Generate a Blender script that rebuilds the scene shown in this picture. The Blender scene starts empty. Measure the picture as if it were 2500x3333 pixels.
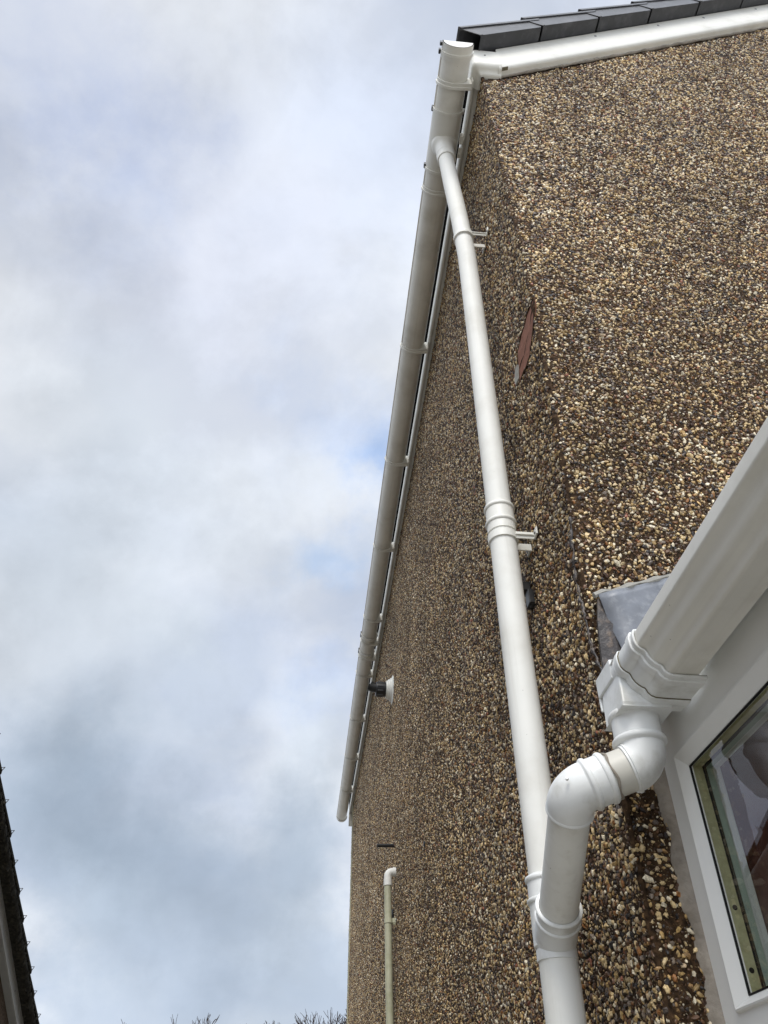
import bpy, math, random
import numpy as np
from mathutils import Vector, Matrix
random.seed(7); RNG = np.random.default_rng(11)
scene = bpy.context.scene
COL = scene.collection

# ------------------------------------------------------------------ camera
cam_d = bpy.data.cameras.new('camera'); cam = bpy.data.objects.new('camera', cam_d); COL.objects.link(cam)
YAW, PIT, ROL, FPX = -0.0938, 0.71488, 0.00175, 2582.37
fw = Vector((-math.sin(YAW)*math.cos(PIT), math.cos(YAW)*math.cos(PIT), math.sin(PIT)))
rt = Vector((math.cos(YAW), math.sin(YAW), 0)); up = rt.cross(fw)
r2 = rt*math.cos(ROL)+up*math.sin(ROL); u2 = up*math.cos(ROL)-rt*math.sin(ROL)
m = Matrix((r2, u2, -fw)).transposed().to_4x4()
cam.matrix_world = m
cam_d.sensor_fit = 'VERTICAL'; cam_d.sensor_height = 36.0; cam_d.lens = 36.0*FPX/3333.0
cam_d.clip_start = 0.05; cam_d.clip_end = 6000
scene.camera = cam
scene.render.resolution_x = 768; scene.render.resolution_y = 1024
scene.view_settings.view_transform = 'Standard'; scene.view_settings.look = 'None'
scene.view_settings.exposure = 0.0; scene.view_settings.gamma = 1.0
GROUND = -1.62                                    # camera is the origin, the paving lies 1.62 m below it

# ------------------------------------------------------------------ node helpers
def N(nt, t, **kw):
    n = nt.nodes.new(t)
    for k, v in kw.items():
        if k.startswith('i_'):
            key = k[2:]; key = int(key) if key.isdigit() else key.replace('_', ' ')
            n.inputs[key].default_value = v
        else: setattr(n, k, v)
    return n
def mathn(nt, op, a, b=None, clamp=False):
    n = nt.nodes.new('ShaderNodeMath'); n.operation = op; n.use_clamp = clamp
    for i, s in enumerate((a, b)):
        if s is None: continue
        if isinstance(s, (int, float)): n.inputs[i].default_value = s
        else: nt.links.new(s, n.inputs[i])
    return n.outputs[0]
def mixc(nt, fac, a, b, mode='MIX'):
    n = nt.nodes.new('ShaderNodeMix'); n.data_type = 'RGBA'; n.blend_type = mode
    for idx, s in ((0, fac), (6, a), (7, b)):
        if isinstance(s, (int, float)): n.inputs[idx].default_value = s
        elif isinstance(s, tuple): n.inputs[idx].default_value = (*s, 1) if len(s) == 3 else s
        else: nt.links.new(s, n.inputs[idx])
    return n.outputs[2]
def ramp(nt, fac, stops):
    n = nt.nodes.new('ShaderNodeValToRGB'); e = n.color_ramp.elements
    while len(e) < len(stops): e.new(0.5)
    for k, (p, c) in enumerate(stops):
        e[k].position = p; e[k].color = (*c, 1) if isinstance(c, tuple) else (c, c, c, 1)
    nt.links.new(fac, n.inputs[0]); return n.outputs[0]
def s2l(c): return tuple(((x/255)/12.92 if x/255 <= .04045 else ((x/255+.055)/1.055)**2.4) for x in c)
def pix_dir(px, py):
    d = r2*(px-1250)/FPX + u2*(-(py-1666.5)/FPX) + fw
    return d.normalized()

# ------------------------------------------------------------------ world: broken overcast
SUN_EL, SUN_AZ = math.radians(50), math.radians(192)    # azimuth from +Y clockwise; behind the viewer, to the left
sun_dir = Vector((math.sin(SUN_AZ)*math.cos(SUN_EL), math.cos(SUN_AZ)*math.cos(SUN_EL), math.sin(SUN_EL)))
w = bpy.data.worlds.new('World'); scene.world = w; w.use_nodes = True
nt = w.node_tree; nt.nodes.clear(); L = nt.links
tc = N(nt, 'ShaderNodeTexCoord'); gen = tc.outputs['Generated']
sky = N(nt, 'ShaderNodeTexSky'); sky.sky_type = 'NISHITA'; sky.sun_disc = False
sky.sun_elevation = SUN_EL; sky.sun_rotation = SUN_AZ; sky.air_density = 1.2
skys = mixc(nt, 1.0, sky.outputs[0], (0.105, 0.105, 0.105), 'MULTIPLY')
# cloud plane coordinates so that clouds flatten towards the horizon
sep = N(nt, 'ShaderNodeSeparateXYZ'); L.new(gen, sep.inputs[0])
den = mathn(nt, 'ADD', mathn(nt, 'MAXIMUM', sep.outputs[2], 0.0), 0.28)
cmb = N(nt, 'ShaderNodeCombineXYZ')
L.new(mathn(nt, 'DIVIDE', sep.outputs[0], den), cmb.inputs[0]); L.new(mathn(nt, 'DIVIDE', sep.outputs[1], den), cmb.inputs[1])
def noise(vec, scale, detail=6, rough=.5, off=0.0, dist=0.0):
    mp = N(nt, 'ShaderNodeMapping'); mp.inputs['Location'].default_value = (off, off*.7, off*.3); L.new(vec, mp.inputs[0])
    n = N(nt, 'ShaderNodeTexNoise'); n.inputs['Scale'].default_value = scale; n.inputs['Detail'].default_value = detail
    n.inputs['Roughness'].default_value = rough; n.inputs['Distortion'].default_value = dist
    L.new(mp.outputs[0], n.inputs['Vector']); return n
n1 = noise(cmb.outputs[0], 2.3, 8, .50, 3.1, .1)
n2 = noise(gen, 5.0, 12, .57, 9.2, .12)
n4 = noise(gen, 2.2, 9, .52, 21.2, .15)
base = ramp(nt, n1.outputs[0], [(.38, s2l((192, 202, 220))), (.49, s2l((212, 218, 229))), (.60, s2l((227, 231, 237)))])
# direction warped by noise, for irregular cloud patches fixed in the sky
wn = noise(gen, 3.6, 12, .62, 5.0)
sub = N(nt, 'ShaderNodeVectorMath', operation='SUBTRACT'); L.new(wn.outputs['Color'], sub.inputs[0]); sub.inputs[1].default_value = (.5, .5, .5)
scl = N(nt, 'ShaderNodeVectorMath', operation='SCALE'); L.new(sub.outputs[0], scl.inputs[0]); scl.inputs['Scale'].default_value = .36
wd = N(nt, 'ShaderNodeVectorMath', operation='ADD'); L.new(gen, wd.inputs[0]); L.new(scl.outputs[0], wd.inputs[1])
col = base
patches = [  # px, py, radius px, colour, strength
 (700, 900, 620, (214, 218, 232), .6), (1150, 500, 600, (207, 217, 236), .7), (450, 1500, 650, (213, 222, 233), .75),
 (250, 60, 420, (200, 207, 224), .6),
 (340, 390, 330, (177, 190, 219), .85), (360, 700, 230, (190, 202, 226), .5),
 (1130, 1350, 330, (188, 204, 232), .7), (1220, 1520, 210, (160, 189, 233), .85), (1090, 1810, 190, (168, 196, 233), .7),
 (830, 1720, 380, (200, 207, 216), .55), (150, 1850, 520, (180, 189, 199), .75), (650, 2080, 330, (186, 195, 205), .6),
 (620, 2000, 220, (210, 218, 226), .5), (1000, 2340, 170, (172, 192, 228), .65), (920, 2440, 230, (212, 220, 230), .9),
 (300, 2350, 480, (183, 193, 205), .7), (100, 2700, 500, (168, 181, 197), .7),
 (260, 2760, 380, (152, 167, 184), .85), (900, 2760, 330, (161, 175, 191), .8), (600, 2880, 420, (157, 171, 188), .75),
 (250, 3020, 260, (183, 196, 211), .75), (560, 3150, 420, (167, 181, 200), .7), (1000, 3080, 260, (180, 194, 212), .7),
 (1050, 3290, 330, (187, 201, 220), .8), (400, 3330, 300, (183, 196, 214), .6)]
for (px, py, rp, c, s) in patches:
    d = pix_dir(px, py)
    ds = N(nt, 'ShaderNodeVectorMath', operation='DISTANCE'); L.new(wd.outputs[0], ds.inputs[0]); ds.inputs[1].default_value = d
    mr = N(nt, 'ShaderNodeMapRange'); mr.interpolation_type = 'SMOOTHSTEP'
    L.new(ds.outputs['Value'], mr.inputs[0]); mr.inputs[1].default_value = 0.0; mr.inputs[2].default_value = rp/2900*1.25
    mr.inputs[3].default_value = s; mr.inputs[4].default_value = 0.0
    col = mixc(nt, mr.outputs[0], col, s2l(c))
wisp = ramp(nt, n2.outputs[0], [(.40, .91), (.49, .99), (.53, 1.03), (.62, 1.09)])
wisp2 = ramp(nt, n4.outputs[0], [(.42, .95), (.56, 1.08)])
col = mixc(nt, 1.0, col, wisp2, 'MULTIPLY')
col = mixc(nt, 1.0, col, wisp, 'MULTIPLY')
col = mixc(nt, .05, col, skys)
# the overcast is far brighter round the hidden sun, behind the viewer
dt = N(nt, 'ShaderNodeVectorMath', operation='DOT_PRODUCT'); L.new(gen, dt.inputs[0]); dt.inputs[1].default_value = sun_dir
glow = N(nt, 'ShaderNodeMapRange'); glow.interpolation_type = 'SMOOTHERSTEP'; L.new(dt.outputs['Value'], glow.inputs[0])
glow.inputs[1].default_value = .52; glow.inputs[2].default_value = 1.0; glow.inputs[3].default_value = 1.0; glow.inputs[4].default_value = 3.0
gcol = N(nt, 'ShaderNodeCombineXYZ')
for k in range(3): L.new(glow.outputs[0], gcol.inputs[k])
col = mixc(nt, 1.0, col, gcol.outputs[0], 'MULTIPLY')
bg = N(nt, 'ShaderNodeBackground'); L.new(col, bg.inputs[0]); bg.inputs[1].default_value = 1.08
out = N(nt, 'ShaderNodeOutputWorld'); L.new(bg.outputs[0], out.inputs[0])

sl = bpy.data.lights.new('sun', 'SUN'); sl.energy = 1.75; sl.angle = math.radians(18); sl.color = (1, .94, .84)
so = bpy.data.objects.new('sun', sl); COL.objects.link(so); so.rotation_euler = sun_dir.to_track_quat('Z', 'Y').to_euler()

# ------------------------------------------------------------------ materials
def mat(name, base, rough=.5, spec=.5, noise_amt=0, noise_scale=8, bump=0, bump_scale=60, dirt=None, metal=0, bdist=.002, streak=None):
    m = bpy.data.materials.new(name); m.use_nodes = True; nt = m.node_tree; b = nt.nodes['Principled BSDF']
    b.inputs['Roughness'].default_value = rough; b.inputs['Specular IOR Level'].default_value = spec; b.inputs['Metallic'].default_value = metal
    tc = N(nt, 'ShaderNodeTexCoord'); c = base
    def nz(s, d=5):
        n = N(nt, 'ShaderNodeTexNoise'); n.inputs['Scale'].default_value = s; n.inputs['Detail'].default_value = d
        n.inputs['Roughness'].default_value = .6; nt.links.new(tc.outputs['Object'], n.inputs['Vector']); return n.outputs[0]
    sock = None
    if noise_amt:
        f = ramp(nt, nz(noise_scale), [(.3, 1-noise_amt), (.7, 1+noise_amt*.4)])
        sock = mixc(nt, 1.0, base, f, 'MULTIPLY')
    if dirt:
        dc, amt, ds = dirt
        f = ramp(nt, nz(ds, 8), [(.5, 0.0), (.72, amt)])
        sock = mixc(nt, f, sock if sock is not None else base, dc)
    if streak:
        mp = N(nt, 'ShaderNodeMapping'); mp.inputs['Scale'].default_value = streak; nt.links.new(tc.outputs['Object'], mp.inputs[0])
        n = N(nt, 'ShaderNodeTexNoise'); n.inputs['Scale'].default_value = 1.0; n.inputs['Detail'].default_value = 8; nt.links.new(mp.outputs[0], n.inputs['Vector'])
        f = ramp(nt, n.outputs[0], [(.54, 0.0), (.78, .22)]); sock = mixc(nt, f, sock, (.36, .33, .25))
        v = N(nt, 'ShaderNodeTexVoronoi'); v.inputs['Scale'].default_value = 28; nt.links.new(tc.outputs['Object'], v.inputs['Vector'])
        f = ramp(nt, v.outputs['Distance'], [(.018, .6), (.035, 0.0)]); sock = mixc(nt, f, sock, (.08, .07, .05))
    if sock is not None: nt.links.new(sock, b.inputs['Base Color'])
    else: b.inputs['Base Color'].default_value = (*base, 1)
    if bump:
        bn = N(nt, 'ShaderNodeBump'); bn.inputs['Strength'].default_value = bump; bn.inputs['Distance'].default_value = bdist
        nt.links.new(nz(bump_scale, 6), bn.inputs['Height']); nt.links.new(bn.outputs[0], b.inputs['Normal'])
    return m
M = {}
M['upvc'] = mat('white_upvc', (.78, .77, .715), .45, .45, .07, 5, .12, 35, ((.42, .39, .31), .32, 7))
M['upvc_long'] = mat('white_upvc_gutter', (.79, .775, .715), .42, .45, .08, 5, .1, 35, ((.42, .39, .31), .35, 7), 0, .002, (60, 1.2, 60))
M['upvc_pipe'] = mat('white_upvc_pipe', (.78, .775, .73), .58, .3, .05, 5, .1, 35, ((.42, .39, .31), .25, 7), 0, .002, (60, 60, 1.5))
M['upvc_old'] = mat('weathered_upvc', (.62, .60, .535), .42, .45, .12, 6, .15, 30, ((.35, .33, .25), .35, 9))
M['upvc_new'] = mat('new_upvc', (.78, .79, .775), .36, .45, .05, 9, .15, 45, ((.36, .34, .27), .6, 14))
M['frame'] = mat('window_upvc', (.82, .82, .79), .4, .5, .05, 4, .05, 20, ((.5, .5, .46), .15, 8))
M['cream'] = mat('yellowed_plastic', (.50, .49, .35), .45, .4, .15, 14, 0, 1, ((.30, .31, .16), .5, 22))
M['dark'] = mat('dark_grey_plastic', (.040, .041, .046), .45, .5, .25, 14, .2, 60, ((.12, .12, .13), .5, 18))
M['black'] = mat('black_plastic', (.012, .012, .013), .4, .5)
M['tile'] = mat('roof_tile', (.05, .05, .053), .8, .3, .3, 20, .5, 80)
M['lead'] = mat('lead_sheet', (.17, .182, .205), .45, .5, .3, 18, .25, 24, ((.30, .31, .32), .5, 60), .15, .003)
M['mastic'] = mat('old_sealant', (.33, .29, .24), .6, .4, .35, 18, .8, 45, ((.12, .10, .08), .6, 25), 0, .004)
M['membrane'] = mat('grey_sealant_film', (.050, .042, .040), .4, .4, .5, 60, .9, 60, ((.20, .14, .09), .6, 60), 0, .004)
M['brick'] = mat('pink_brick', (.27, .125, .085), .9, .2, .25, 30, .8, 90, ((.14, .07, .05), .6, 40))
M['cement'] = mat('grey_cement', (.34, .33, .30), .9, .2, .3, 30, .8, 60)
M['olive'] = mat('spacer_metal', (.46, .44, .25), .4, .5, .2, 60, 0, 1, ((.28, .27, .13), .6, 90), .1)
M['gasket'] = mat('black_gasket', (.008, .008, .008), .5, .3)
M['inner'] = mat('inner_reveal', (.42, .52, .46), .5, .3, .15, 30)
M['room'] = mat('room_lining', (.26, .10, .075), .8, .2, .2, 3)
M['moss'] = mat('mossy_mortar', (.045, .042, .035), .95, .1, .6, 25, 1.0, 60, ((.12, .11, .08), .7, 30), 0, .01)
M['barge'] = mat('grey_white_upvc', (.46, .46, .43), .4, .4, .1, 5)
M['nwall'] = mat('neighbour_render', (.13, .095, .07), .9, .2, .45, 60, 1, 120, ((.35, .28, .2), .6, 110), 0, .006)
M['gap_shade'] = mat('matt_black', (.006, .006, .006), 1.0, 0.0)
M['grime'] = mat('joint_grime', (.17, .15, .10), .9, .1, .4, 60)
M['steel'] = mat('screw_steel', (.25, .25, .25), .35, .5, 0, 1, 0, 1, None, .9)
M['paving'] = mat('paving', (.36, .345, .31), .9, .2, .25, 1.2, .4, 30)
M['bark'] = mat('twig_bark', (.05, .038, .034), .9, .1, .3, 8)
M['roofsheet'] = mat('conservatory_sheet', (.55, .55, .52), .3, .5, .1, 3)
def glass():
    m = bpy.data.materials.new('window_glass'); m.use_nodes = True; nt = m.node_tree; nt.nodes.clear()
    lw = N(nt, 'ShaderNodeLayerWeight'); fc = mathn(nt, 'ADD', mathn(nt, 'MULTIPLY', mathn(nt, 'POWER', lw.outputs['Facing'], 5.0), .92), .085)
    tr = N(nt, 'ShaderNodeBsdfTransparent'); tr.inputs[0].default_value = (.93, .95, .93, 1)
    gl = N(nt, 'ShaderNodeBsdfGlossy'); gl.inputs['Roughness'].default_value = .004; gl.inputs[0].default_value = (.9, .87, .92, 1)
    ms = N(nt, 'ShaderNodeMixShader'); o = N(nt, 'ShaderNodeOutputMaterial')
    nt.links.new(fc, ms.inputs[0]); nt.links.new(tr.outputs[0], ms.inputs[1]); nt.links.new(gl.outputs[0], ms.inputs[2]); nt.links.new(ms.outputs[0], o.inputs[0])
    return m
M['glass'] = glass()
def pebble_mats():
    m = bpy.data.materials.new('pebbles'); m.use_nodes = True; nt = m.node_tree; b = nt.nodes['Principled BSDF']
    at = N(nt, 'ShaderNodeAttribute', attribute_name='pcol'); tc = N(nt, 'ShaderNodeTexCoord')
    n = N(nt, 'ShaderNodeTexNoise', i_Scale=260.0, i_Detail=3.0); nt.links.new(tc.outputs['Object'], n.inputs['Vector'])
    f = ramp(nt, n.outputs[0], [(.3, .5), (.65, 1.15)])
    n5 = N(nt, 'ShaderNodeTexNoise', i_Scale=2.2, i_Detail=6.0); nt.links.new(tc.outputs['Object'], n5.inputs['Vector'])
    f = mixc(nt, 1.0, f, ramp(nt, n5.outputs[0], [(.35, .74), (.6, 1.08)]), 'MULTIPLY')
    nt.links.new(mixc(nt, 1.0, at.outputs['Color'], f, 'MULTIPLY'), b.inputs['Base Color'])
    b.inputs['Roughness'].default_value = .48; b.inputs['Specular IOR Level'].default_value = .45
    m2 = bpy.data.materials.new('render_mortar'); m2.use_nodes = True; nt = m2.node_tree; b = nt.nodes['Principled BSDF']
    tc = N(nt, 'ShaderNodeTexCoord')
    n = N(nt, 'ShaderNodeTexNoise', i_Scale=90.0, i_Detail=6.0); nt.links.new(tc.outputs['Object'], n.inputs['Vector'])
    n3 = N(nt, 'ShaderNodeTexNoise', i_Scale=2.5, i_Detail=4.0); nt.links.new(tc.outputs['Object'], n3.inputs['Vector'])
    c = ramp(nt, n.outputs[0], [(.32, (.012, .007, .004)), (.55, (.050, .029, .015)), (.78, (.12, .070, .036))])
    c = mixc(nt, 1.0, c, ramp(nt, n3.outputs[0], [(.3, .75), (.7, 1.2)]), 'MULTIPLY')
    nt.links.new(c, b.inputs['Base Color']); b.inputs['Roughness'].default_value = .95; b.inputs['Specular IOR Level'].default_value = .15
    bn = N(nt, 'ShaderNodeBump'); bn.inputs['Strength'].default_value = 1; bn.inputs['Distance'].default_value = .004
    nt.links.new(n.outputs[0], bn.inputs['Height']); nt.links.new(bn.outputs[0], b.inputs['Normal'])
    # far / unseen walls: the same stones drawn by a cell pattern
    m3 = bpy.data.materials.new('pebbledash_plain'); m3.use_nodes = True; nt = m3.node_tree; b = nt.nodes['Principled BSDF']
    tc = N(nt, 'ShaderNodeTexCoord'); v = N(nt, 'ShaderNodeTexVoronoi', i_Scale=90.0); nt.links.new(tc.outputs['Object'], v.inputs['Vector'])
    sp = N(nt, 'ShaderNodeSeparateColor'); nt.links.new(v.outputs['Color'], sp.inputs[0])
    pc = ramp(nt, sp.outputs[0], [(.0, (.05, .045, .04)), (.3, (.18, .12, .07)), (.55, (.42, .34, .22)), (.85, (.6, .54, .42))])
    k = ramp(nt, v.outputs['Distance'], [(.40, 0.0), (.55, 1.0)])
    nt.links.new(mixc(nt, k, pc, (.06, .038, .024)), b.inputs['Base Color']); b.inputs['Roughness'].default_value = .8
    bn = N(nt, 'ShaderNodeBump', i_Strength=1.0, i_Distance=.006); bn.invert = True
    nt.links.new(v.outputs['Distance'], bn.inputs['Height']); nt.links.new(bn.outputs[0], b.inputs['Normal'])
    return m, m2, m3
M['pebble'], M['mortar'], M['dash'] = pebble_mats()

# ------------------------------------------------------------------ mesh helpers
class MB:
    def __init__(s): s.v = []; s.f = []; s.c = []
    def add(s, vs, fs):
        o = len(s.v); s.c.append((o, len(s.f))); s.v += [tuple(map(float, p)) for p in vs]; s.f += [tuple(i+o for i in f) for f in fs]; return s
    def build_each(s, name, m, parent=None, **kw):
        """every added piece becomes an object of its own"""
        out = []; C = s.c+[(len(s.v), len(s.f))]
        for (v0, f0), (v1, f1) in zip(C[:-1], C[1:]):
            b = MB(); b.v = s.v[v0:v1]; b.f = [tuple(i-v0 for i in f) for f in s.f[f0:f1]]; out.append(b.build(name, m, parent, **kw))
        return out
    def box(s, x0, x1, y0, y1, z0, z1):
        return s.add([(x0,y0,z0),(x1,y0,z0),(x1,y1,z0),(x0,y1,z0),(x0,y0,z1),(x1,y0,z1),(x1,y1,z1),(x0,y1,z1)],
                     [(0,3,2,1),(4,5,6,7),(0,1,5,4),(1,2,6,5),(2,3,7,6),(3,0,4,7)])
    def prism(s, prof, a, b, fn):
        """closed 2-D profile swept from a to b; fn(u,v,t)->xyz"""
        n = len(prof)
        vs = [fn(u, v, a) for u, v in prof]+[fn(u, v, b) for u, v in prof]
        fs = [tuple(range(n))[::-1], tuple(range(n, 2*n))]+[(i, (i+1) % n, n+(i+1) % n, n+i) for i in range(n)]
        return s.add(vs, fs)
    def strip(s, prof, ts, fn, close=True):
        """profile swept through many stations, ends closed"""
        n = len(prof); vs = []; fs = []
        for t in ts: vs += [fn(u, v, t) for u, v in prof]
        for k in range(len(ts)-1):
            for i in range(n): fs.append((k*n+i, k*n+(i+1) % n, (k+1)*n+(i+1) % n, (k+1)*n+i))
        fs.append(tuple(range(n))[::-1]); fs.append(tuple(range((len(ts)-1)*n, len(ts)*n)))
        return s.add(vs, fs)
    def lathe(s, P, ax, prof, n=40, cap=True):
        P = Vector(P); ax = Vector(ax).normalized(); a = ax.orthogonal().normalized(); b = ax.cross(a)
        vs = []; fs = []
        for t, r in prof:
            for k in range(n):
                w = 2*math.pi*k/n; vs.append(P+ax*t+(a*math.cos(w)+b*math.sin(w))*r)
        for j in range(len(prof)-1):
            for k in range(n): fs.append((j*n+k, j*n+(k+1) % n, (j+1)*n+(k+1) % n, (j+1)*n+k))
        if cap: fs.append(tuple(range(n))[::-1]); fs.append(tuple(range((len(prof)-1)*n, len(prof)*n)))
        return s.add(vs, fs)
    def tube(s, pts, r, n=24, cap=True):
        pts = [Vector(p) for p in pts]; rs = r if isinstance(r, (list, tuple)) else [r]*len(pts)
        T = []
        for i in range(len(pts)):
            d = (pts[min(i+1, len(pts)-1)]-pts[max(i-1, 0)]).normalized(); T.append(d)
        a = T[0].orthogonal().normalized(); vs = []; fs = []
        for i, p in enumerate(pts):
            if i: a = (a-T[i]*a.dot(T[i])).normalized()
            b = T[i].cross(a)
            for k in range(n):
                w = 2*math.pi*k/n; vs.append(p+(a*math.cos(w)+b*math.sin(w))*rs[i])
        for j in range(len(pts)-1):
            for k in range(n): fs.append((j*n+k, j*n+(k+1) % n, (j+1)*n+(k+1) % n, (j+1)*n+k))
        if cap: fs.append(tuple(range(n))[::-1]); fs.append(tuple(range((len(pts)-1)*n, len(pts)*n)))
        return s.add(vs, fs)
    def build(s, name, m, parent=None, smooth=True, bevel=0, seg=2, angle=35):
        me = bpy.data.meshes.new(name); me.from_pydata(s.v, [], s.f); me.update()
        o = bpy.data.objects.new(name, me); COL.objects.link(o)
        me.materials.append(M[m] if isinstance(m, str) else m)
        org = Vector((0, 0, 0))
        if parent is None: o['_w'] = (0.0, 0.0, 0.0)
        else:
            o.parent = parent; org = Vector(parent['_w'])
            o['_w'] = tuple(org)
            me.transform(Matrix.Translation(-org))
        if smooth:
            me.polygons.foreach_set('use_smooth', [True]*len(me.polygons)); me.set_sharp_from_angle(angle=math.radians(angle))
            wn_ = o.modifiers.new('normals', 'WEIGHTED_NORMAL'); wn_.keep_sharp = True; wn_.weight = 60
        if bevel:
            bv = o.modifiers.new('bevel', 'BEVEL'); bv.width = bevel; bv.segments = seg; bv.limit_method = 'ANGLE'; bv.angle_limit = math.radians(40)
            bv.harden_normals = False
        return o
def tag(o, label=None, cat=None, group=None, kind=None):
    if label: o['label'] = label
    if cat: o['category'] = cat
    if group: o['group'] = group
    if kind: o['kind'] = kind
    return o
def thing(name, loc, label, cat, group=None):
    o = bpy.data.objects.new(name, None); COL.objects.link(o); o.location = loc; o.empty_display_size = .1
    o['_w'] = tuple(map(float, loc)); return tag(o, label, cat, group)
def single(mb, name, m, label, cat, group=None, **kw):
    return tag(mb.build(name, m, None, **kw), label, cat, group)
def copy_part(o, off, parent):
    c = o.copy(); COL.objects.link(c); c.parent = parent; c.location = o.location+Vector(off); return c
def arc_pts(P, d0, d1, R, n=12):
    """bend of radius R whose centre line corner is P, entering along d0, leaving along d1"""
    d0 = Vector(d0).normalized(); d1 = Vector(d1).normalized(); P = Vector(P)
    th = math.acos(max(-1, min(1, d0.dot(d1)))); t = R*math.tan(th/2); pts = []
    A = P-d0*t; nrm = (d1-d0*d0.dot(d1)).normalized(); C = A+nrm*R
    for k in range(n+1):
        w = th*k/n; pts.append(C-nrm*R*math.cos(w)+d0*R*math.sin(w))
    return pts

# ------------------------------------------------------------------ ground
XS, YC = .532, 1.28            # plane of the long side wall, plane of the gable wall
g = MB(); g.add([(-3000,-3000,GROUND),(3000,-3000,GROUND),(3000,3000,GROUND),(-3000,3000,GROUND)], [(0,1,2,3)])
tag(g.build('ground', 'paving', smooth=False), 'pale paving between the two houses', 'ground', kind='structure')

# ------------------------------------------------------------------ the pebbledashed house
SL = .685                                     # roof slope (rise over run)
def barge_low(x): return 3.578+.69*(x-.60)
ZW = [-2, .2, .8, 1.5, 2.2, 3.0, 3.6]; WW = [0, .01, .022, -.028, -.038, -.008, 0]
def wob(z): return np.interp(z, ZW, WW)
def lump(u, v):
    return (.0008*np.sin(u*31+2.3*np.sin(v*17))+.0007*np.sin(v*37+u*11+2*np.sin(u*9))+.0008*np.sin(u*83-v*61+2*np.sin(v*21))+.0015*np.sin(u*4.1+v*2.3)*np.sin(v*3.3-u*1.1))
def side_map(y, z, n):          # outward normal is -x
    k = wob(z)*np.clip(1-(y-YC)/1.5, 0, 1)
    return np.stack([XS-n-lump(y, z), y+k, z], -1)
def gable_map(x, z, n):         # outward normal is -y
    k = wob(z)*np.clip(1-(x-XS)/1.0, 0, 1)
    return np.stack([x, YC+k-n-lump(x+5, z), z], -1)
PAL = np.array([[.74,.58,.32],[.86,.77,.58],[.52,.37,.16],[.36,.235,.10],[.34,.17,.055],[.27,.225,.17],[.13,.11,.088],[.042,.038,.034],[.18,.10,.045],[.09,.05,.024],[.64,.50,.32],[.38,.17,.10]])
PAL = PAL**np.array([1.10, 1.14, 1.12])
PW = np.array([.17,.115,.10,.07,.04,.05,.05,.07,.13,.15,.05,.01]); PW /= PW.sum()
BRICK = [(1.262,1.893),(1.266,1.858),(1.292,1.812),(1.339,1.776),(1.395,1.766),(1.470,1.788),(1.464,1.850),(1.446,1.900),(1.375,1.906),(1.307,1.904)]
def inpoly(u, v, poly):
    r = np.zeros(len(u), bool); n = len(poly)
    for i in range(n):
        (x0, y0), (x1, y1) = poly[i], poly[(i+1) % n]
        c = ((y0 > v) != (y1 > v)) & (u < (x1-x0)*(v-y0)/(y1-y0+1e-12)+x0); r ^= c
    return r
def pebbles(u0, u1, v0, v1, sp, keep, mp, lod, size=(.0022, .0068), sparse=None, drop=.10, tone=1.0):
    nu, nv = int((u1-u0)/sp), int((v1-v0)/sp)
    U, V = np.meshgrid(np.arange(nu), np.arange(nv)); U = U.ravel().astype(float); V = V.ravel().astype(float)
    U += (V % 2)*.5
    U = u0+(U+RNG.uniform(-.45, .45, U.shape)+.5)*sp; V = v0+(V+RNG.uniform(-.45, .45, V.shape)+.5)*sp
    k = keep(U, V)
    # thin patches where stones fell out
    th = .5+.5*np.sin(U*23+2*np.sin(V*9))*np.sin(V*19+1.7*np.sin(U*13))
    k &= RNG.random(len(U)) > (drop+.28*th**3)
    if sparse is not None: k &= RNG.random(len(U)) > sparse(U, V)
    U, V = U[k], V[k]; n = len(U)
    r = size[0]+(size[1]-size[0])*RNG.beta(1.5, 2.6, n); big = RNG.random(n) < .02; r[big] *= 1.45
    el = RNG.uniform(.95, 1.65, n); an = RNG.uniform(0, math.pi, n)
    h = np.minimum(r*RNG.uniform(.45, 1.2, n), .0065)
    base = 5 if lod else 6
    rings = [(1.0, 0.0), (.0, 1.0)] if lod else [(1.0, -.15), (.74, .66), (0, .78)]
    tiltu, tiltv = RNG.normal(0, .42, n), RNG.normal(0, .42, n)
    vs = []
    for (q, hh) in rings:
        cnt = 1 if q == 0 else base
        for kk in range(cnt):
            w = 2*math.pi*kk/base+RNG.uniform(-.25, .25, n); rr = r*q*RNG.uniform(.55, 1.25, n)
            a, b = rr*np.cos(w)*el, rr*np.sin(w)/np.sqrt(el)
            if q == 0: a = r*tiltu*.8; b = r*tiltv*.8
            uu = U+a*np.cos(an)-b*np.sin(an); vv = V+a*np.sin(an)+b*np.cos(an)
            nn = h*hh*(1+tiltu*np.cos(w)*.5) if q else h
            # lumpiness is evaluated at the stone's centre so it stays rigid
            P = mp(U, V, nn); P0 = mp(U, V, 0*nn)
            D = mp(uu, vv, 0*nn)
            P = D+(P-P0); vs.append(P)
    vs = np.stack(vs, 1); nvp = vs.shape[1]
    c = PAL[RNG.choice(len(PAL), n, p=PW)]*RNG.uniform(.72, 1.25, (n, 1))*tone
    c = np.repeat(c[:, None, :], nvp, 1)
    if lod: tri = [(i, (i+1) % 5, 5) for i in range(5)]; quad = []
    else: quad = [(i, (i+1) % 6, 6+(i+1) % 6, 6+i) for i in range(6)]; tri = [(6+i, 6+(i+1) % 6, 12) for i in range(6)]
    off = (np.arange(n)*nvp)[:, None, None]
    T = (np.array(tri)[None]+off).reshape(-1, 3) if tri else np.zeros((0, 3), int)
    Q = (np.array(quad)[None]+off).reshape(-1, 4) if quad else np.zeros((0, 4), int)
    return vs.reshape(-1, 3), T, Q, c.reshape(-1, 3)
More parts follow.
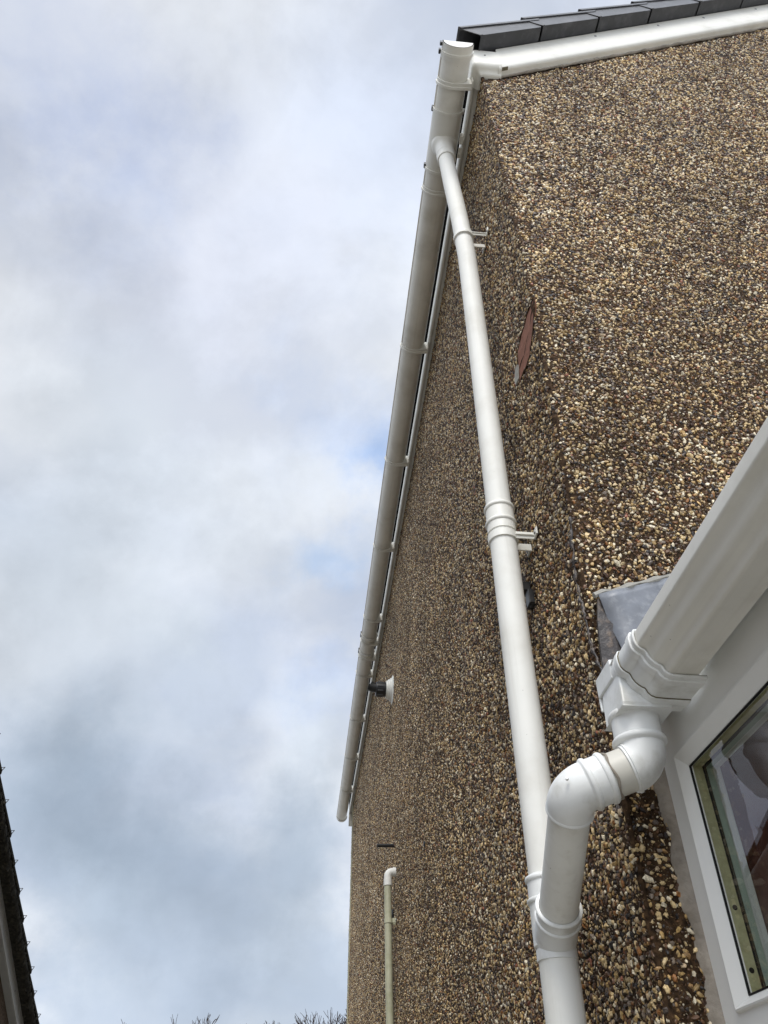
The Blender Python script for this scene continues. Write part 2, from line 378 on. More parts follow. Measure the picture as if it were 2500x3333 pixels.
def gridmesh(us, vs_, mp, keep=None):
    U, V = np.meshgrid(us, vs_); P = mp(U.ravel(), V.ravel(), np.zeros(U.size)); nu = len(us)
    q = []
    I = (np.arange(len(vs_)-1)[:, None]*nu+np.arange(nu-1)[None]).ravel()
    Q = np.stack([I, I+1, I+nu+1, I+nu], 1)
    if keep is not None:
        cu = (U.ravel()[Q].mean(1)); cv = V.ravel()[Q].mean(1); Q = Q[keep(cu, cv)]
    return P, Q
def assemble(name, parent, bases, pebs, flip, mats):
    """bases: list of (P,Q,matindex); pebs: list of (v,T,Q,c)"""
    V = []; tris = []; quads = []; mt = []; mq = []; cols = []; o = 0
    for P, Q, mi in bases:
        V.append(P); quads.append(Q+o); mq.append(np.full(len(Q), mi)); cols.append(np.full((len(P), 3), .05)); o += len(P)
    for v, T, Q, c in pebs:
        V.append(v); tris.append(T+o); quads.append(Q+o); mt.append(np.zeros(len(T), int)); mq.append(np.zeros(len(Q), int)); cols.append(c); o += len(v)
    V = np.concatenate(V); Q = np.concatenate(quads); T = np.concatenate(tris) if tris else np.zeros((0, 3), int)
    mq = np.concatenate(mq); mt = np.concatenate(mt) if mt else np.zeros(0, int)
    if flip: Q = Q[:, ::-1]; T = T[:, ::-1]
    me = bpy.data.meshes.new(name)
    org = np.array(parent['_w']); V = V-org
    me.vertices.add(len(V)); me.vertices.foreach_set('co', V.astype(np.float32).ravel())
    nl = Q.size+T.size; me.loops.add(nl)
    me.loops.foreach_set('vertex_index', np.concatenate([Q.ravel(), T.ravel()]).astype(np.int32))
    me.polygons.add(len(Q)+len(T))
    ls = np.concatenate([np.arange(len(Q))*4, Q.size+np.arange(len(T))*3]).astype(np.int32)
    me.polygons.foreach_set('loop_start', ls)
    me.polygons.foreach_set('material_index', np.concatenate([mq, mt]).astype(np.int32))
    me.polygons.foreach_set('use_smooth', np.concatenate([mq == 1, mt == 1]))
    for mm in mats: me.materials.append(M[mm])
    ca = me.attributes.new('pcol', 'FLOAT_COLOR', 'POINT')
    C = np.concatenate(cols); C = np.concatenate([C, np.ones((len(C), 1))], 1)
    ca.data.foreach_set('color', C.astype(np.float32).ravel())
    me.update(); me.validate()
    ob = bpy.data.objects.new(name, me); COL.objects.link(ob); ob.parent = parent; ob['_w'] = parent['_w']
    return ob
YF = 9.72; XR = 9.0; XM = (XS+XR)/2; ZE = 3.66
house = thing('house', (XS, YC, GROUND), 'brown pebbledashed house with white eaves and a dark tiled roof edge', 'house')
# side wall
side_peb = [
 pebbles(YC-.002, 2.6, -.1, 3.62, .0080, lambda u, v: ~inpoly(u, v, BRICK), side_map, False),
 pebbles(2.6, 5.2, .1, 3.62, .0086, lambda u, v: (v > .1*u), side_map, True),
 pebbles(5.2, YF, .4, 3.62, .0110, lambda u, v: (v > .1*u), side_map, True, (.0032, .0072)),
]
CH = (.0011, .0027)
side_peb += [pebbles(YC-.002, 2.6, -.1, 3.62, .0054, lambda u, v: ~inpoly(u, v, BRICK), side_map, True, CH, drop=.15, tone=.5),
 pebbles(2.6, 5.2, .1, 3.62, .0066, lambda u, v: (v > .1*u), side_map, True, CH, drop=.15, tone=.5)]
sb = gridmesh(np.linspace(YC, 2.6, 60), np.linspace(GROUND, 3.66, 180), side_map)
sb2 = gridmesh(np.linspace(2.6, YF+.03, 160), np.linspace(GROUND, 3.66, 90), side_map)
assemble('side_wall', house, [(*sb, 1), (*sb2, 1)], side_peb, True, ['pebble', 'mortar'])
# gable wall
def gkeep(x, z): return (z < 3.56+.69*(x-.60)) & ~((x > .66) & (z < .86))
gab_peb = [
 pebbles(XS-.002, 1.15, -.2, 2.4, .0079, gkeep, gable_map, False, sparse=lambda u, v: np.where((v < .62), .22, 0), drop=.10),
 pebbles(1.15, 2.0, .8, 2.4, .0079, gkeep, gable_map, False, drop=.10),
 pebbles(XS-.002, 2.75, 2.4, 5.1, .0086, gkeep, gable_map, False, (.0026, .0078), drop=.08),
]
gab_peb += [pebbles(XS-.001, 2.0, -.2, 2.4, .0052, gkeep, gable_map, True, CH, drop=.15, tone=.5), pebbles(XS-.001, 2.75, 2.4, 5.1, .0064, gkeep, gable_map, True, CH, drop=.15, tone=.5)]
gb = gridmesh(np.linspace(XS, 2.75, 90), np.linspace(GROUND, 5.2, 220), gable_map, lambda u, v: v < 3.60+.69*(u-.60))
tri = MB()
gz = lambda x: ZE+SL*(min(x, 2*XM-x)-XS)
P2 = np.array([(2.75, YC, GROUND), (XR, YC, GROUND), (XR, YC, gz(XR)), (XM, YC, gz(XM)), (2.75, YC, gz(2.75)-.02)], float)
P2 = np.vstack([P2, P2[0]]); Q2 = np.array([[0, 1, 2, 3], [0, 3, 4, 4]])
assemble('gable_wall', house, [(*gb, 1)], gab_peb, False, ['pebble', 'mortar'])
rw = MB(); rw.add([(2.75,YC,GROUND),(XR,YC,GROUND),(XR,YC,gz(XR)),(XM,YC,gz(XM)),(2.75,YC,gz(2.75)-.02)], [(0,1,2,3,4)])
rw.add([(XR,YC,GROUND),(XR,YF,GROUND),(XR,YF,gz(XR)),(XR,YC,gz(XR))], [(0,1,2,3)])
rw.add([(XS+.01,YF,GROUND),(XR,YF,GROUND),(XR,YF,gz(XR)),(XM,YF,gz(XM)),(XS+.01,YF,gz(XS))], [(4,3,2,1,0)])
rw.build('rear_wall', 'dash', house, smooth=False)
# rounded arris of mortar along the corner
ar = MB(); zs = np.linspace(GROUND, 3.58, 240)
prof = [(math.cos(a)*.0055, math.sin(a)*.0055) for a in np.linspace(0, 2*math.pi, 9)[:-1]]
def arf(u, v, t):
    k = .4*math.sin(t*41)+.4*math.sin(t*97+1)+.4*math.sin(t*233+2); s = 1+.6*k
    return (XS+.003+u*s, YC+.003+float(wob(t))+v*s, t)
ar.strip(prof, zs, arf); ar.build('corner_render', 'mortar', house)
# bare brick and cement where the render fell away
bk = MB(); cu = sum(p[0] for p in BRICK)/len(BRICK); cv = sum(p[1] for p in BRICK)/len(BRICK)
def sm(y, z, n): return tuple(side_map(np.array([float(y)]), np.array([float(z)]), np.array([float(n)]))[0])
pts = []
for i in range(len(BRICK)):
    (a0, b0), (a1, b1) = BRICK[i], BRICK[(i+1) % len(BRICK)]
    for q in (0, .35, .7): pts.append((a0+(a1-a0)*q+random.uniform(-.0012, .0012), b0+(b1-b0)*q+random.uniform(-.0012, .0012)))
n_ = len(pts)
bk.add([sm(*p, .0012) for p in pts]+[sm(*p, -.004) for p in pts]+[sm(cu, cv, .002)], [(i, (i+1) % n_, 2*n_) for i in range(n_)]+[(i, (i+1) % n_, n_+(i+1) % n_, n_+i) for i in range(n_)])
bo = bk.build('exposed_brick', 'brick', house, smooth=False); bo['label'] = 'patch of bare pink brick where the pebbledash fell off'
rim = MB(); rim.tube([sm(*p, .001) for p in pts]+[sm(*pts[0], .001)], [.0028+random.uniform(-.0016, .0018) for _ in range(n_+1)], 7); rim.build('broken_edge', 'mortar', bo)
ck = MB()
for (y0, z0, y1, z1, r) in ((1.27,1.878,1.33,1.842,.003),(1.33,1.842,1.40,1.822,.0035),(1.40,1.822,1.455,1.83,.003)):
    ck.tube([sm(y0, z0, .001), sm((y0+y1)/2, (z0+z1)/2+.003, .0015), sm(y1, z1, .001)], r*.45, 6)
ck.build('brick_crack', 'moss', bo)
cm = MB(); cp = [(1.468,1.80),(1.492,1.80),(1.500,1.83),(1.478,1.86),(1.458,1.85)]
cm.add([sm(*p, .006) for p in cp]+[sm(*p, -.004) for p in cp], [(0,1,2,3,4)]+[(i,(i+1)%5,5+(i+1)%5,5+i) for i in range(5)])
cm.build('cement_patch', 'cement', house, smooth=False)
# corner bead at the far end
cb = MB(); cb.box(XS-.012, XS-.004, 9.44, 9.456, GROUND, 3.6); cb.build('corner_bead', 'cream', house, smooth=False)
# fascia along the eaves
FX = .497
fp = [(FX,3.86),(FX,3.648),(FX-.004,3.640),(FX-.005,3.618),(FX-.002,3.607),(FX+.003,3.600),(FX+.009,3.598),(FX+.015,3.601),(FX+.020,3.607),(XS+.03,3.613),(XS+.03,3.625),(FX+.018,3.622),(FX+.012,3.64),(FX+.012,3.86)]
gd = MB(); gd.box(FX-.0045, FX-.0015, 1.262, 9.78, 3.640, 3.85); gd.build('gutter_gap_shade', 'gap_shade', house, smooth=False)  # black strip over the white fascia face, standing for shade behind the gutter
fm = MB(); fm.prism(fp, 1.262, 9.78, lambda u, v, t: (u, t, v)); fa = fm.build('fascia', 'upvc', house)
ef = MB(); ef.box(FX-.003, FX+.05, 9.781, 9.80, 3.44, 3.86); ef.build('fascia_end', 'upvc_old', house, bevel=.003)
# barge board up the gable
BY = 1.236
bp = [(BY,.205),(BY,.050),(BY,.036),(BY+.003,.018),(BY+.009,.008),(BY+.018,.003),(YC+.02,.0),(YC+.02,.018),(BY+.022,.018),(BY+.012,.03),(BY+.012,.205)]
bm_ = MB(); bm_.prism(bp, .600, XM, lambda u, v, t: (t, u, barge_low(t)+v)); bg_ = bm_.build('barge_board', 'upvc', house)
bm2 = MB(); bm2.prism(bp, XM, XR+.04, lambda u, v, t: (t, u, barge_low(2*XM-t)+v)); bm2.build('barge_board', 'upvc', house)
for sx in (1.099, 1.457, 1.739, 2.09):
    sc = MB(); zc = barge_low(sx)+.165; sc.lathe((sx, BY+.001, zc), (0,-1,0), [(0,.0065),(.003,.006),(.0045,.003)], 12); sc.build('screw', 'steel', bg_)
# moulded corner piece where barge and fascia meet
cpr = [(.047,.172),(.047,.060),(.0468,.048),(.045,.036),(.038,.026),(.030,.021),(.022,.018),(.017,.008),(.010,.0),(-.006,.0),(-.006,.170)]
st = [((x_, YC), (0,-1), 1) for x_ in (.612, .585, .56, XS+.002)]
for k in range(1, 12):
    t_ = math.pi/2*k/12; sc_ = (math.cos(t_)**5+math.sin(t_)**5)**(-.2); st.append(((XS, YC), (-math.sin(t_), -math.cos(t_)), sc_))
st += [((XS, y_), (-1,0), 1) for y_ in (YC+.002, 1.30, 1.33)]
cc = MB(); vs = []; fs = []; n_ = len(cpr)
for (px_, py_), (nx_, ny_), sc_ in st:
    for d_, z_ in cpr: vs.append((px_+nx_*d_*sc_, py_+ny_*d_*sc_, 3.570+z_))
for k in range(len(st)-1):
    for i_ in range(n_): fs.append((k*n_+i_, (k+1)*n_+i_, (k+1)*n_+(i_+1) % n_, k*n_+(i_+1) % n_))
fs.append(tuple(range(n_))); fs.append(tuple(range((len(st)-1)*n_, len(st)*n_))[::-1])
cc.add(vs, fs); cc.build('eaves_corner', 'upvc', house, angle=50)
sc = MB(); sc.lathe((.545, YC-.0475, 3.69), (0,-1,0), [(0,.004),(.002,.003)], 10); sc.build('screw', 'steel', bg_)
nk = MB(); nk.prism([(BY+.005,.011),(BY+.017,.003),(BY+.017,.010),(BY+.008,.016)], .6125, .640, lambda u, v, t: (t, u-.0008, barge_low(t)+v-.0008))
nk.build('cut_notch', 'grime', bg_, smooth=False)
sl_ = MB(); pts = []; rr = []; x_ = .60
while x_ < 2.9:
    pts.append((x_, YC-.005+random.uniform(-.002,.001), barge_low(x_)-.002+random.uniform(-.003,.002))); rr.append(.0055+random.uniform(-.002,.002)); x_ += .022
sl_.tube(pts, rr, 8); sl_.build('wall_sealant', 'mastic', bg_)
# roof slabs (hidden above, seen from the side only as an edge)
def roofz(x): return 3.835+SL*(min(x, 2*XM-x)-.43)
rf = MB()
for sgn in (0, 1):
    f = (lambda x: x) if not sgn else (lambda x: 2*XM-x)
    rf.add([(f(.475),1.215,roofz(.475)+.015),(f(XM),1.215,roofz(XM)+.015),(f(XM),YF+.12,roofz(XM)+.015),(f(.475),YF+.12,roofz(.475)+.015),
            (f(.475),1.215,roofz(.475)+.045),(f(XM),1.215,roofz(XM)+.045),(f(XM),YF+.12,roofz(XM)+.045),(f(.475),YF+.12,roofz(.475)+.045)],
           [(0,3,2,1),(4,5,6,7),(0,1,5,4),(1,2,6,5),(2,3,7,6),(3,0,4,7)])
rf.build('roof', 'tile', house, smooth=False)
# eaves course: tiles that lap into the gutter, over their whole length
et = MB()
y = 1.33
while y < YF:
    et.add([(.445,y,3.836),(.62,y,3.956),(.62,y+.292,3.956),(.445,y+.292,3.836),(.443,y,3.856),(.62,y,3.976),(.62,y+.292,3.976),(.443,y+.292,3.856)],
           [(0,3,2,1),(4,5,6,7),(0,1,5,4),(1,2,6,5),(2,3,7,6),(3,0,4,7)]); y += .3
et.build('eaves_tiles', 'tile', house, smooth=False)
# dry verge caps: a channel of dark plastic over each course, stepped
def verge_cap(x0, i):
    """side face y=1.172, returns under to the barge; open end towards the eaves"""
    c = thing_part = MB(); Lc = .345; ca, sa = 1/math.hypot(1, SL), SL/math.hypot(1, SL)
    zb = 3.742+.69*(x0-.523)-.006*(1)
    tilt = .030
    def W(a, yy, h):          # a along slope (0..Lc), h up from the under face
        lift = tilt*(1-a/Lc)
        return (x0+a*ca-h*.62*0, yy, zb+a*sa+h)
    Y0, Y1 = 1.172, 1.262; t = .004
    def face(a0, a1, sec):
        return [W(a0, *s) for s in sec(a0)]+[W(a1, *s) for s in sec(a1)]
    def sec(a):
        H = .118-.030*(a/Lc)
        k = Y0+.004*(a/Lc)
        return [(k,0),(Y1,0),(Y1,t),(k+t,t),(k+t,H),(Y1+.06,H+.004),(Y1+.06,H+.010),(k-.006,H+.008),(k-.006,H-.012),(k,H-.012)]
    # eaves end is cut back on a slant: top reaches further down than the bottom
    s0 = sec(0); s1 = sec(Lc); n = len(s0)
    vs = []
    for (yy, h) in s0:
        a = -.118*h/.118*1.0 if True else 0
        vs.append(W(a*.95, yy, h+(-a*.95)*sa*0))
    vs += [W(Lc, yy, h) for yy, h in s1]
    c.add(vs, [tuple(range(n))[::-1], tuple(range(n, 2*n))]+[(k, (k+1) % n, n+(k+1) % n, n+k) for k in range(n)])
    # nib at the lower corner
    c.add([W(-.004,Y0-.003,-.002),W(.008,Y0-.003,-.002),W(.008,Y0-.003,.010),W(-.004,Y0-.003,.014),W(-.004,Y0+.01,-.002),W(.008,Y0+.01,-.002),W(.008,Y0+.01,.010),W(-.004,Y0+.01,.014)],
          [(0,1,2,3),(7,6,5,4),(0,4,5,1),(1,5,6,2),(2,6,7,3),(3,7,4,0)])
    return c.build('verge_cap', 'dark', house, smooth=False, bevel=.0015)
x = .523; i = 0
while x < XM-.2:
    verge_cap(x, i); x += .296; i += 1

# ------------------------------------------------------------------ main eaves gutter
GX, GZ, GR = .414, 3.61, .0615
gut = thing('eaves_gutter', (GX, 1.2, 3.5), 'long white half-round gutter under the eaves of the pebbledashed house', 'gutter')
def half(ro, ri, lip=0, n=28):
    o = [(GX-math.cos(a)*ro, GZ-math.sin(a)*ro) for a in np.linspace(0, math.pi, n)]
    q = [(GX+math.cos(a)*ri, GZ-math.sin(a)*ri) for a in np.linspace(0, math.pi, n)]
    if lip: o = [(GX-ro-.004, GZ+.003), (GX-ro-.004, GZ-.006)]+o[1:]
    return o+q
Yf = lambda u, v, t: (u, t, v)
gt = MB(); gt.prism(half(GR, GR-.003, 1), 1.19, 9.93, Yf); gt.build('gutter_trough', 'upvc_long', gut, angle=40)
def ring_union(name, y0, y1, ribs=True, m='upvc'):
    b = MB(); b.prism(half(GR+.0046, GR+.0005), y0, y1, Yf); o = b.build(name, m, gut, angle=40)
    r = MB(); ends = (y0, y1-.012) if ribs else ()
    for e in ends: r.prism(half(GR+.0092, GR+.0035), e, e+.013, Yf)
    if ribs: r.build_each('rib', m, o, angle=40)
    k = MB()
    for e in (y0, y1-.02): k.box(GX-GR-.012, GX-GR-.004, e, e+.02, GZ-.012, GZ+.008)
    k.build_each('clip', 'black', o, smooth=False, bevel=.001)
    return o
# near end cap
ecp = MB(); ecp.add([(GX-math.cos(a)*(GR+.004), 1.165, GZ-math.sin(a)*(GR+.004)) for a in np.linspace(0, math.pi, 30)]+[(GX-math.cos(a)*(GR+.004), 1.169, GZ-math.sin(a)*(GR+.004)) for a in np.linspace(0, math.pi, 30)],
   [tuple(range(30)), tuple(range(30, 60))[::-1]]+[(k, 30+k, 30+(k+1)%30, (k+1)%30) for k in range(30)])
ecp.prism(half(GR+.004, GR), 1.165, 1.225, Yf); ecp.prism(half(GR+.0088, GR+.003), 1.196, 1.208, Yf)
eco = ecp.build('end_cap', 'upvc', gut, angle=40)
k = MB(); k.box(GX-GR-.013, GX-GR-.005, 1.170, 1.183, GZ-.012, GZ+.008); k.box(GX-GR-.015, GX-GR-.007, 1.196, 1.213, GZ-.016, GZ+.004); k.build_each('clip', 'black', eco, smooth=False)
ecp = MB(); ecp.add([(GX-math.cos(a)*(GR+.004), 9.96, GZ-math.sin(a)*(GR+.004)) for a in np.linspace(0, math.pi, 30)], [tuple(range(30))[::-1]])
ecp.prism(half(GR+.0045, GR), 9.91, 9.96, Yf); ecp.prism(half(GR+.008, GR+.003), 9.91, 9.93, Yf); ecp.build('end_cap', 'upvc', gut, angle=40)
# brackets screwed to the fascia
def bracket(y):
    ro, ri = GR+.0055, GR+.0008
    a0 = np.linspace(math.radians(-4), math.radians(100), 22)
    o = [(GX-math.cos(a)*ro, GZ-math.sin(a)*ro) for a in a0]+[(FX-.004, GZ-.052), (FX-.004, GZ+.012), (GX+ri+.004, GZ+.012)]
    q = [(GX+math.cos(a)*ri, GZ-math.sin(a)*ri) for a in np.linspace(0, math.pi, 28)]+[(GX-ri, GZ+.005)]
    b = MB(); b.prism(o+q, y-.010, y+.010, Yf)
    # flared skirt of the bracket below its strap
    o2 = [(GX-math.cos(a)*(ro+.004), GZ-math.sin(a)*(ro+.004)) for a in a0]+[(FX-.004, GZ-.058), (FX-.004, GZ-.048)]
    q2 = [(GX-math.cos(a)*(ro-.002), GZ-math.sin(a)*(ro-.002)) for a in a0][::-1]
    b.prism(o2+q2, y+.004, y+.016, Yf)
    bo = b.build('gutter_bracket', 'upvc', gut, angle=40, bevel=.0012)
    p = MB(); p.box(FX-.004, FX-.0005, y-.022, y+.026, GZ-.055, GZ+.03); p.build('back_plate', 'upvc', bo, smooth=False, bevel=.001)
for y in (1.313, 1.788, 2.70, 3.60, 4.49, 5.425, 5.785, 6.035, 6.33, 7.21, 8.11, 9.0): bracket(y)
ring_union('gutter_union', 5.69, 5.755); ring_union('gutter_union', 5.955, 6.015)
# running outlet
OY = 1.572
ou = ring_union('running_outlet', 1.425, 1.70)
ol = MB(); pr = [(-.052,.0), ]
ol.lathe((GX, OY, GZ-.02), (0.03,0,-1), [(0,.057),(.034,.056),(.042,.052),(.052,.0455),(.062,.042),(.075,.0405),(.118,.0405),(.120,.0425),(.126,.0425),(.128,.0405),(.168,.0405),(.170,.039),(.170,.034)], 48)
ol.build('outlet_spout', 'upvc', ou, angle=50)
pl = MB(); pl.box(GX+GR+.004, FX-.001, OY-.05, OY-.012, GZ-.05, GZ-.02); pl.box(GX+GR+.004, FX-.001, OY+.0, OY+.045, GZ-.06, GZ-.052)
pl.build_each('fixing_lug', 'upvc', ou, smooth=False, bevel=.001)

# ------------------------------------------------------------------ main downpipe
PY = 1.54; PR = .0332
dp = thing('downpipe', (.453, PY, GROUND), 'white round downpipe dropping from the eaves gutter down the side wall', 'downpipe')
def pipe_x(z): return float(np.interp(z, [.2, .95, 1.3, 2.2, 2.6, 2.9, 3.15, 3.45], [.455, .4505, .4500, .4490, .4475, .4375, .4250, .4165]))
def pipe_y(z): return float(np.interp(z, [.2, 2.6, 3.1, 3.45], [PY, PY, PY+.012, OY]))
def run(z0, z1, n=30): return [(pipe_x(z), pipe_y(z), z) for z in np.linspace(z0, z1, n)]
up_ = MB(); up_.tube(run(3.49, 1.33, 60), PR, 40); up_.build('upper_pipe', 'upvc_pipe', dp)
lo = MB(); lo.tube(run(1.34, .43, 20), PR+.0006, 40); lo.build('middle_pipe', 'upvc_pipe', dp)
def coupler(z0, z1, r=PR+.0035, ribs=(.006,), name='pipe_coupler', m='upvc'):
    """socket between z0 (low) and z1 (high) with raised beads"""
    prof = [(0, r-.0035), (.001, r)]
    for zc in ribs:
        for k in range(7):
            a = math.pi*k/6; prof.append((zc-.006*math.cos(a), r+.0042*math.sin(a)))
    prof += [(z1-z0-.001, r), (z1-z0, r-.0035)]
    zc = (z0+z1)/2; P = Vector((pipe_x(z1), pipe_y(z1), z1)); Q = Vector((pipe_x(z0), pipe_y(z0), z0))
    b = MB(); b.lathe(P, Q-P, prof, 48); return b.build(name, m, dp, angle=60)
coupler(1.292, 1.385, ribs=(.012, .062))
def pipe_clip(z, x):
    b = MB(); P = (x, PY, z)
    b.lathe((x, PY, z+.013), (0,0,-1), [(0,PR+.001),(.001,PR+.005),(.022,PR+.005),(.023,PR+.001)], 48)
    co = b.build('pipe_clip', 'upvc', dp, angle=60)
    for s in (-1, 1):
        a = MB()
        y0 = PY+s*.024
        a.box(x+PR-.012, XS-.002, y0-.002, y0+.002, z-.010, z+.012)
        a.box(x+PR-.008, XS-.004, y0+(.002 if s > 0 else -.007), y0+(.007 if s > 0 else -.002), z-.001, z+.002)
        a.box(XS-.009, XS-.004, y0+(.0 if s > 0 else -.026), y0+(.026 if s > 0 else 0), z-.010, z+.012)
        a.build('clip_arm', 'upvc', co, smooth=False, bevel=.0015)
    sc = MB()
    for s in (-1, 1): sc.lathe((XS-.009, PY+s*.040, z), (-1,0,0), [(0,.005),(.002,.0045),(.003,.002)], 12)
    sc.build_each('screw', 'steel', co)
pipe_clip(2.725, pipe_x(2.725)); pipe_clip(1.272, pipe_x(1.272))
# branch near the bottom, with its arm rising towards the viewer
BR = PR+.0045; JX = .454
bz1, bz0 = .462, .338
b = MB(); prof = [(0, BR-.004), (.002, BR)]
for zc in (.008, .046):
    for k in range(7):
        a = math.pi*k/6; prof.append((zc-.005*math.cos(a), BR+.004*math.sin(a)))
prof += [(.120, BR), (.122, BR-.004)]
b.lathe((JX-.001, PY, bz1), (0,0,-1), prof, 56); bro = b.build('pipe_branch', 'upvc_new', dp, angle=60)
DT = Vector((.4135, 1.207, .490))                       # corner of the second elbow
JB = Vector((JX, PY, .352)); ad = (DT-JB).normalized()
am = MB(); ln = .088
prof = [(.0, BR), (ln-.024, BR)]
for k in range(7): a = math.pi*k/6; prof.append((ln-.026-.0035*math.cos(a)+.001, BR+.0032*math.sin(a)))
prof += [(ln-.006, BR)]
for k in range(5): a = math.pi*k/4; prof.append((ln-.0035*math.cos(a), BR+.0036*math.sin(a)))
prof += [(ln+.0036, BR-.003), (ln-.01, BR-.004)]
am.lathe(JB, ad, prof, 56); am.build('branch_arm', 'upvc_new', bro, angle=60)
bp_ = MB(); bp_.tube([(pipe_x(.2)+.0, PY, .345), (JX+.001, PY, 0), (JX+.001, PY, GROUND+.02)], PR+.001, 40); bp_.build('lower_pipe', 'upvc_pipe', dp)
coupler(.318, .338, r=PR+.0028, ribs=(), name='pipe_collar', m='upvc_new')

# ------------------------------------------------------------------ offset pipe of the conservatory gutter
off = thing('offset_pipe', (.53, 1.17, .5), 'short white swan-neck pipe with two elbows joining the conservatory gutter to the downpipe', 'pipe')
SR = .0385                                              # elbow socket radius
E1 = Vector((.527, 1.172, .527)); S2 = DT
d01 = Vector((0, 0, -1)); d12 = (S2-E1).normalized(); d23 = (JB-S2).normalized()
# first elbow: vertical socket then the bend
el = MB()
pt = arc_pts(E1, d01, d12, .034, 14); el.tube([tuple(E1+Vector((0,0,.05)))]+[tuple(p) for p in pt]+[tuple(E1+d12*.028)], SR-.0008, 44)
e1 = el.build('elbow', 'upvc_new', off, angle=50)
so_ = MB(); prof = [(0, SR-.004), (.0015, SR)]
for zc, q in ((.008, .0042), (.052, .0052)):
    for k in range(7): a = math.pi*k/6; prof.append((zc-.006*math.cos(a), SR+q*math.sin(a)))
prof += [(.060, SR-.001)]
so_.lathe(E1+Vector((0,0,.086)), (0,0,-1), prof, 56); so_.build('socket', 'upvc_new', e1, angle=60)
rb = MB(); rb.lathe(E1+d12*.020, d12, [(0,SR-.002),(.001,SR+.0012),(.004,SR+.0012),(.005,SR-.002)], 48); rb.build('elbow_lip', 'upvc_new', e1, angle=60)
stb = MB(); stb.tube([tuple(E1+d12*.015), tuple(S2-d12*.04)], SR-.0038, 44); stb.build('stub_pipe', 'upvc_old', off)
# second elbow
el = MB(); pt = arc_pts(S2, d12, d23, .036, 16); el.tube([tuple(S2-d12*.045)]+[tuple(p) for p in pt]+[tuple(S2+d23*.036)], SR-.0006, 48)
e2 = el.build('elbow', 'upvc_new', off, angle=50)
so_ = MB(); prof = [(0, SR-.003), (.0015, SR+.0005)]
for zc, q in ((.007, .0030), (.034, .0036)):
    for k in range(7): a = math.pi*k/6; prof.append((zc-.005*math.cos(a), SR+q*math.sin(a)))
prof += [(.042, SR-.001)]
so_.lathe(S2-d12*.066, d12, prof, 56); so_.build('socket', 'upvc_new', e2, angle=60)
mk = MB(); q_ = S2+Vector((-.012,-.030,.012)); mk.lathe(S2+Vector((-.016,-.034,.006)), (-.35,-.9,.2), [(0,.0028),(.0035,.0026),(.004,.0012)], 14); mk.build('moulding_pip', 'upvc_new', e2)
rb = MB(); rb.lathe(S2+d23*.034, d23, [(0,SR-.001),(.002,SR+.0004),(.006,SR+.0004),(.007,SR-.004)], 48); rb.build('elbow_lip', 'upvc_new', e2, angle=40)
sh_ = MB(); sh_.lathe(S2+d23*.0405, d23, [(0,SR-.001),(.0012,SR-.001)], 48); sh_.build('grimy_seam', 'grime', e2)
dr = MB(); dr.tube([tuple(S2+d23*.026), tuple(JB-d23*.045)], PR+.0006, 44); dr.build('drop_pipe', 'upvc_pipe', off)
# old sealant round the stub
se = MB()
a_ = d12.orthogonal().normalized(); b_ = d12.cross(a_)
ringp = []
for k in range(41):
    w_ = 2*math.pi*k/40; ringp.append(tuple(S2-d12*(.068+.002*math.sin(w_*5))+(a_*math.cos(w_)+b_*math.sin(w_))*(SR-.0025)))
se.tube(ringp, .0022, 8, cap=False); se.build('pipe_sealant', 'mastic', off)

# ------------------------------------------------------------------ conservatory
CX = .608
con = thing('conservatory', (CX, 1.2, GROUND), 'white-framed lean-to conservatory with a glazed side built against the gable wall', 'conservatory')
YB = -3.2
# frame profile pieces: face, chamfer towards the glass
def frame_piece(name, a, b, fn):
    pr = [(0,0),(0,.052),(.020,.078),(.020,.088),(.030,.088),(.060,.088),(.060,0)]
    m_ = MB(); m_.prism(pr, a, b, fn); return m_.build(name, 'frame', con, smooth=False, bevel=.0016)
# window light between y = YJ-... and the next mullion
YJ = 1.277; ZH = .633; ZS = .143; LW = 1.15
wf = MB()
outer = [(YJ, ZS), (YJ, ZH), (YJ-LW, ZH), (YJ-LW, ZS)]
def inset(d, dx):
    s0, s1 = outer[0][1]+d, outer[1][1]-d
    return [(CX+dx, YJ-d, s0), (CX+dx, YJ-d, s1), (CX+dx, YJ-LW+d, s1), (CX+dx, YJ-LW+d, s0)]
# head is deeper than jambs: separate loops
def loop(dj, dh, ds, dx): return [(CX+dx, YJ-dj, ZS+ds), (CX+dx, YJ-dj, ZH-dh), (CX+dx, YJ-LW+dj, ZH-dh), (CX+dx, YJ-LW+dj, ZS+ds)]
loops = [loop(0,0,0,.05), loop(0,0,0,.0), loop(.050,.066,.053,.0), loop(.0505,.0665,.0535,-.0045), loop(.055,.071,.057,-.0045), loop(.076,.094,.068,.007), loop(.077,.095,.069,.0085), loop(.077,.095,.069,.060), loop(0,0,0,.060)]
vs = [p for l in loops for p in l]; fs = []
for k in range(len(loops)-1):
    for i_ in range(4): fs.append((k*4+i_, k*4+(i_+1) % 4, (k+1)*4+(i_+1) % 4, (k+1)*4+i_))
wf.add(vs, fs); win = wf.build('window', 'frame', con, smooth=False, bevel=.0012)
def ring4(name, lo_, hi_, x0, x1, m, par, bev=0):
    """rectangular ring between two inset loops"""
    b = MB(); A = [loop(*lo_, x0), loop(*lo_, x1), loop(*hi_, x1), loop(*hi_, x0)]
    vs = [p for l in A for p in l]; fs = []
    for k in range(4):
        for i_ in range(4): fs.append((k*4+i_, k*4+(i_+1) % 4, ((k+1) % 4)*4+(i_+1) % 4, ((k+1) % 4)*4+i_))
    b.add(vs, fs); return b.build(name, m, par, smooth=False, bevel=bev)
ring4('gasket', (.0772,.0952,.0692), (.0790,.0970,.0710), .0065, .0100, 'gasket', win)
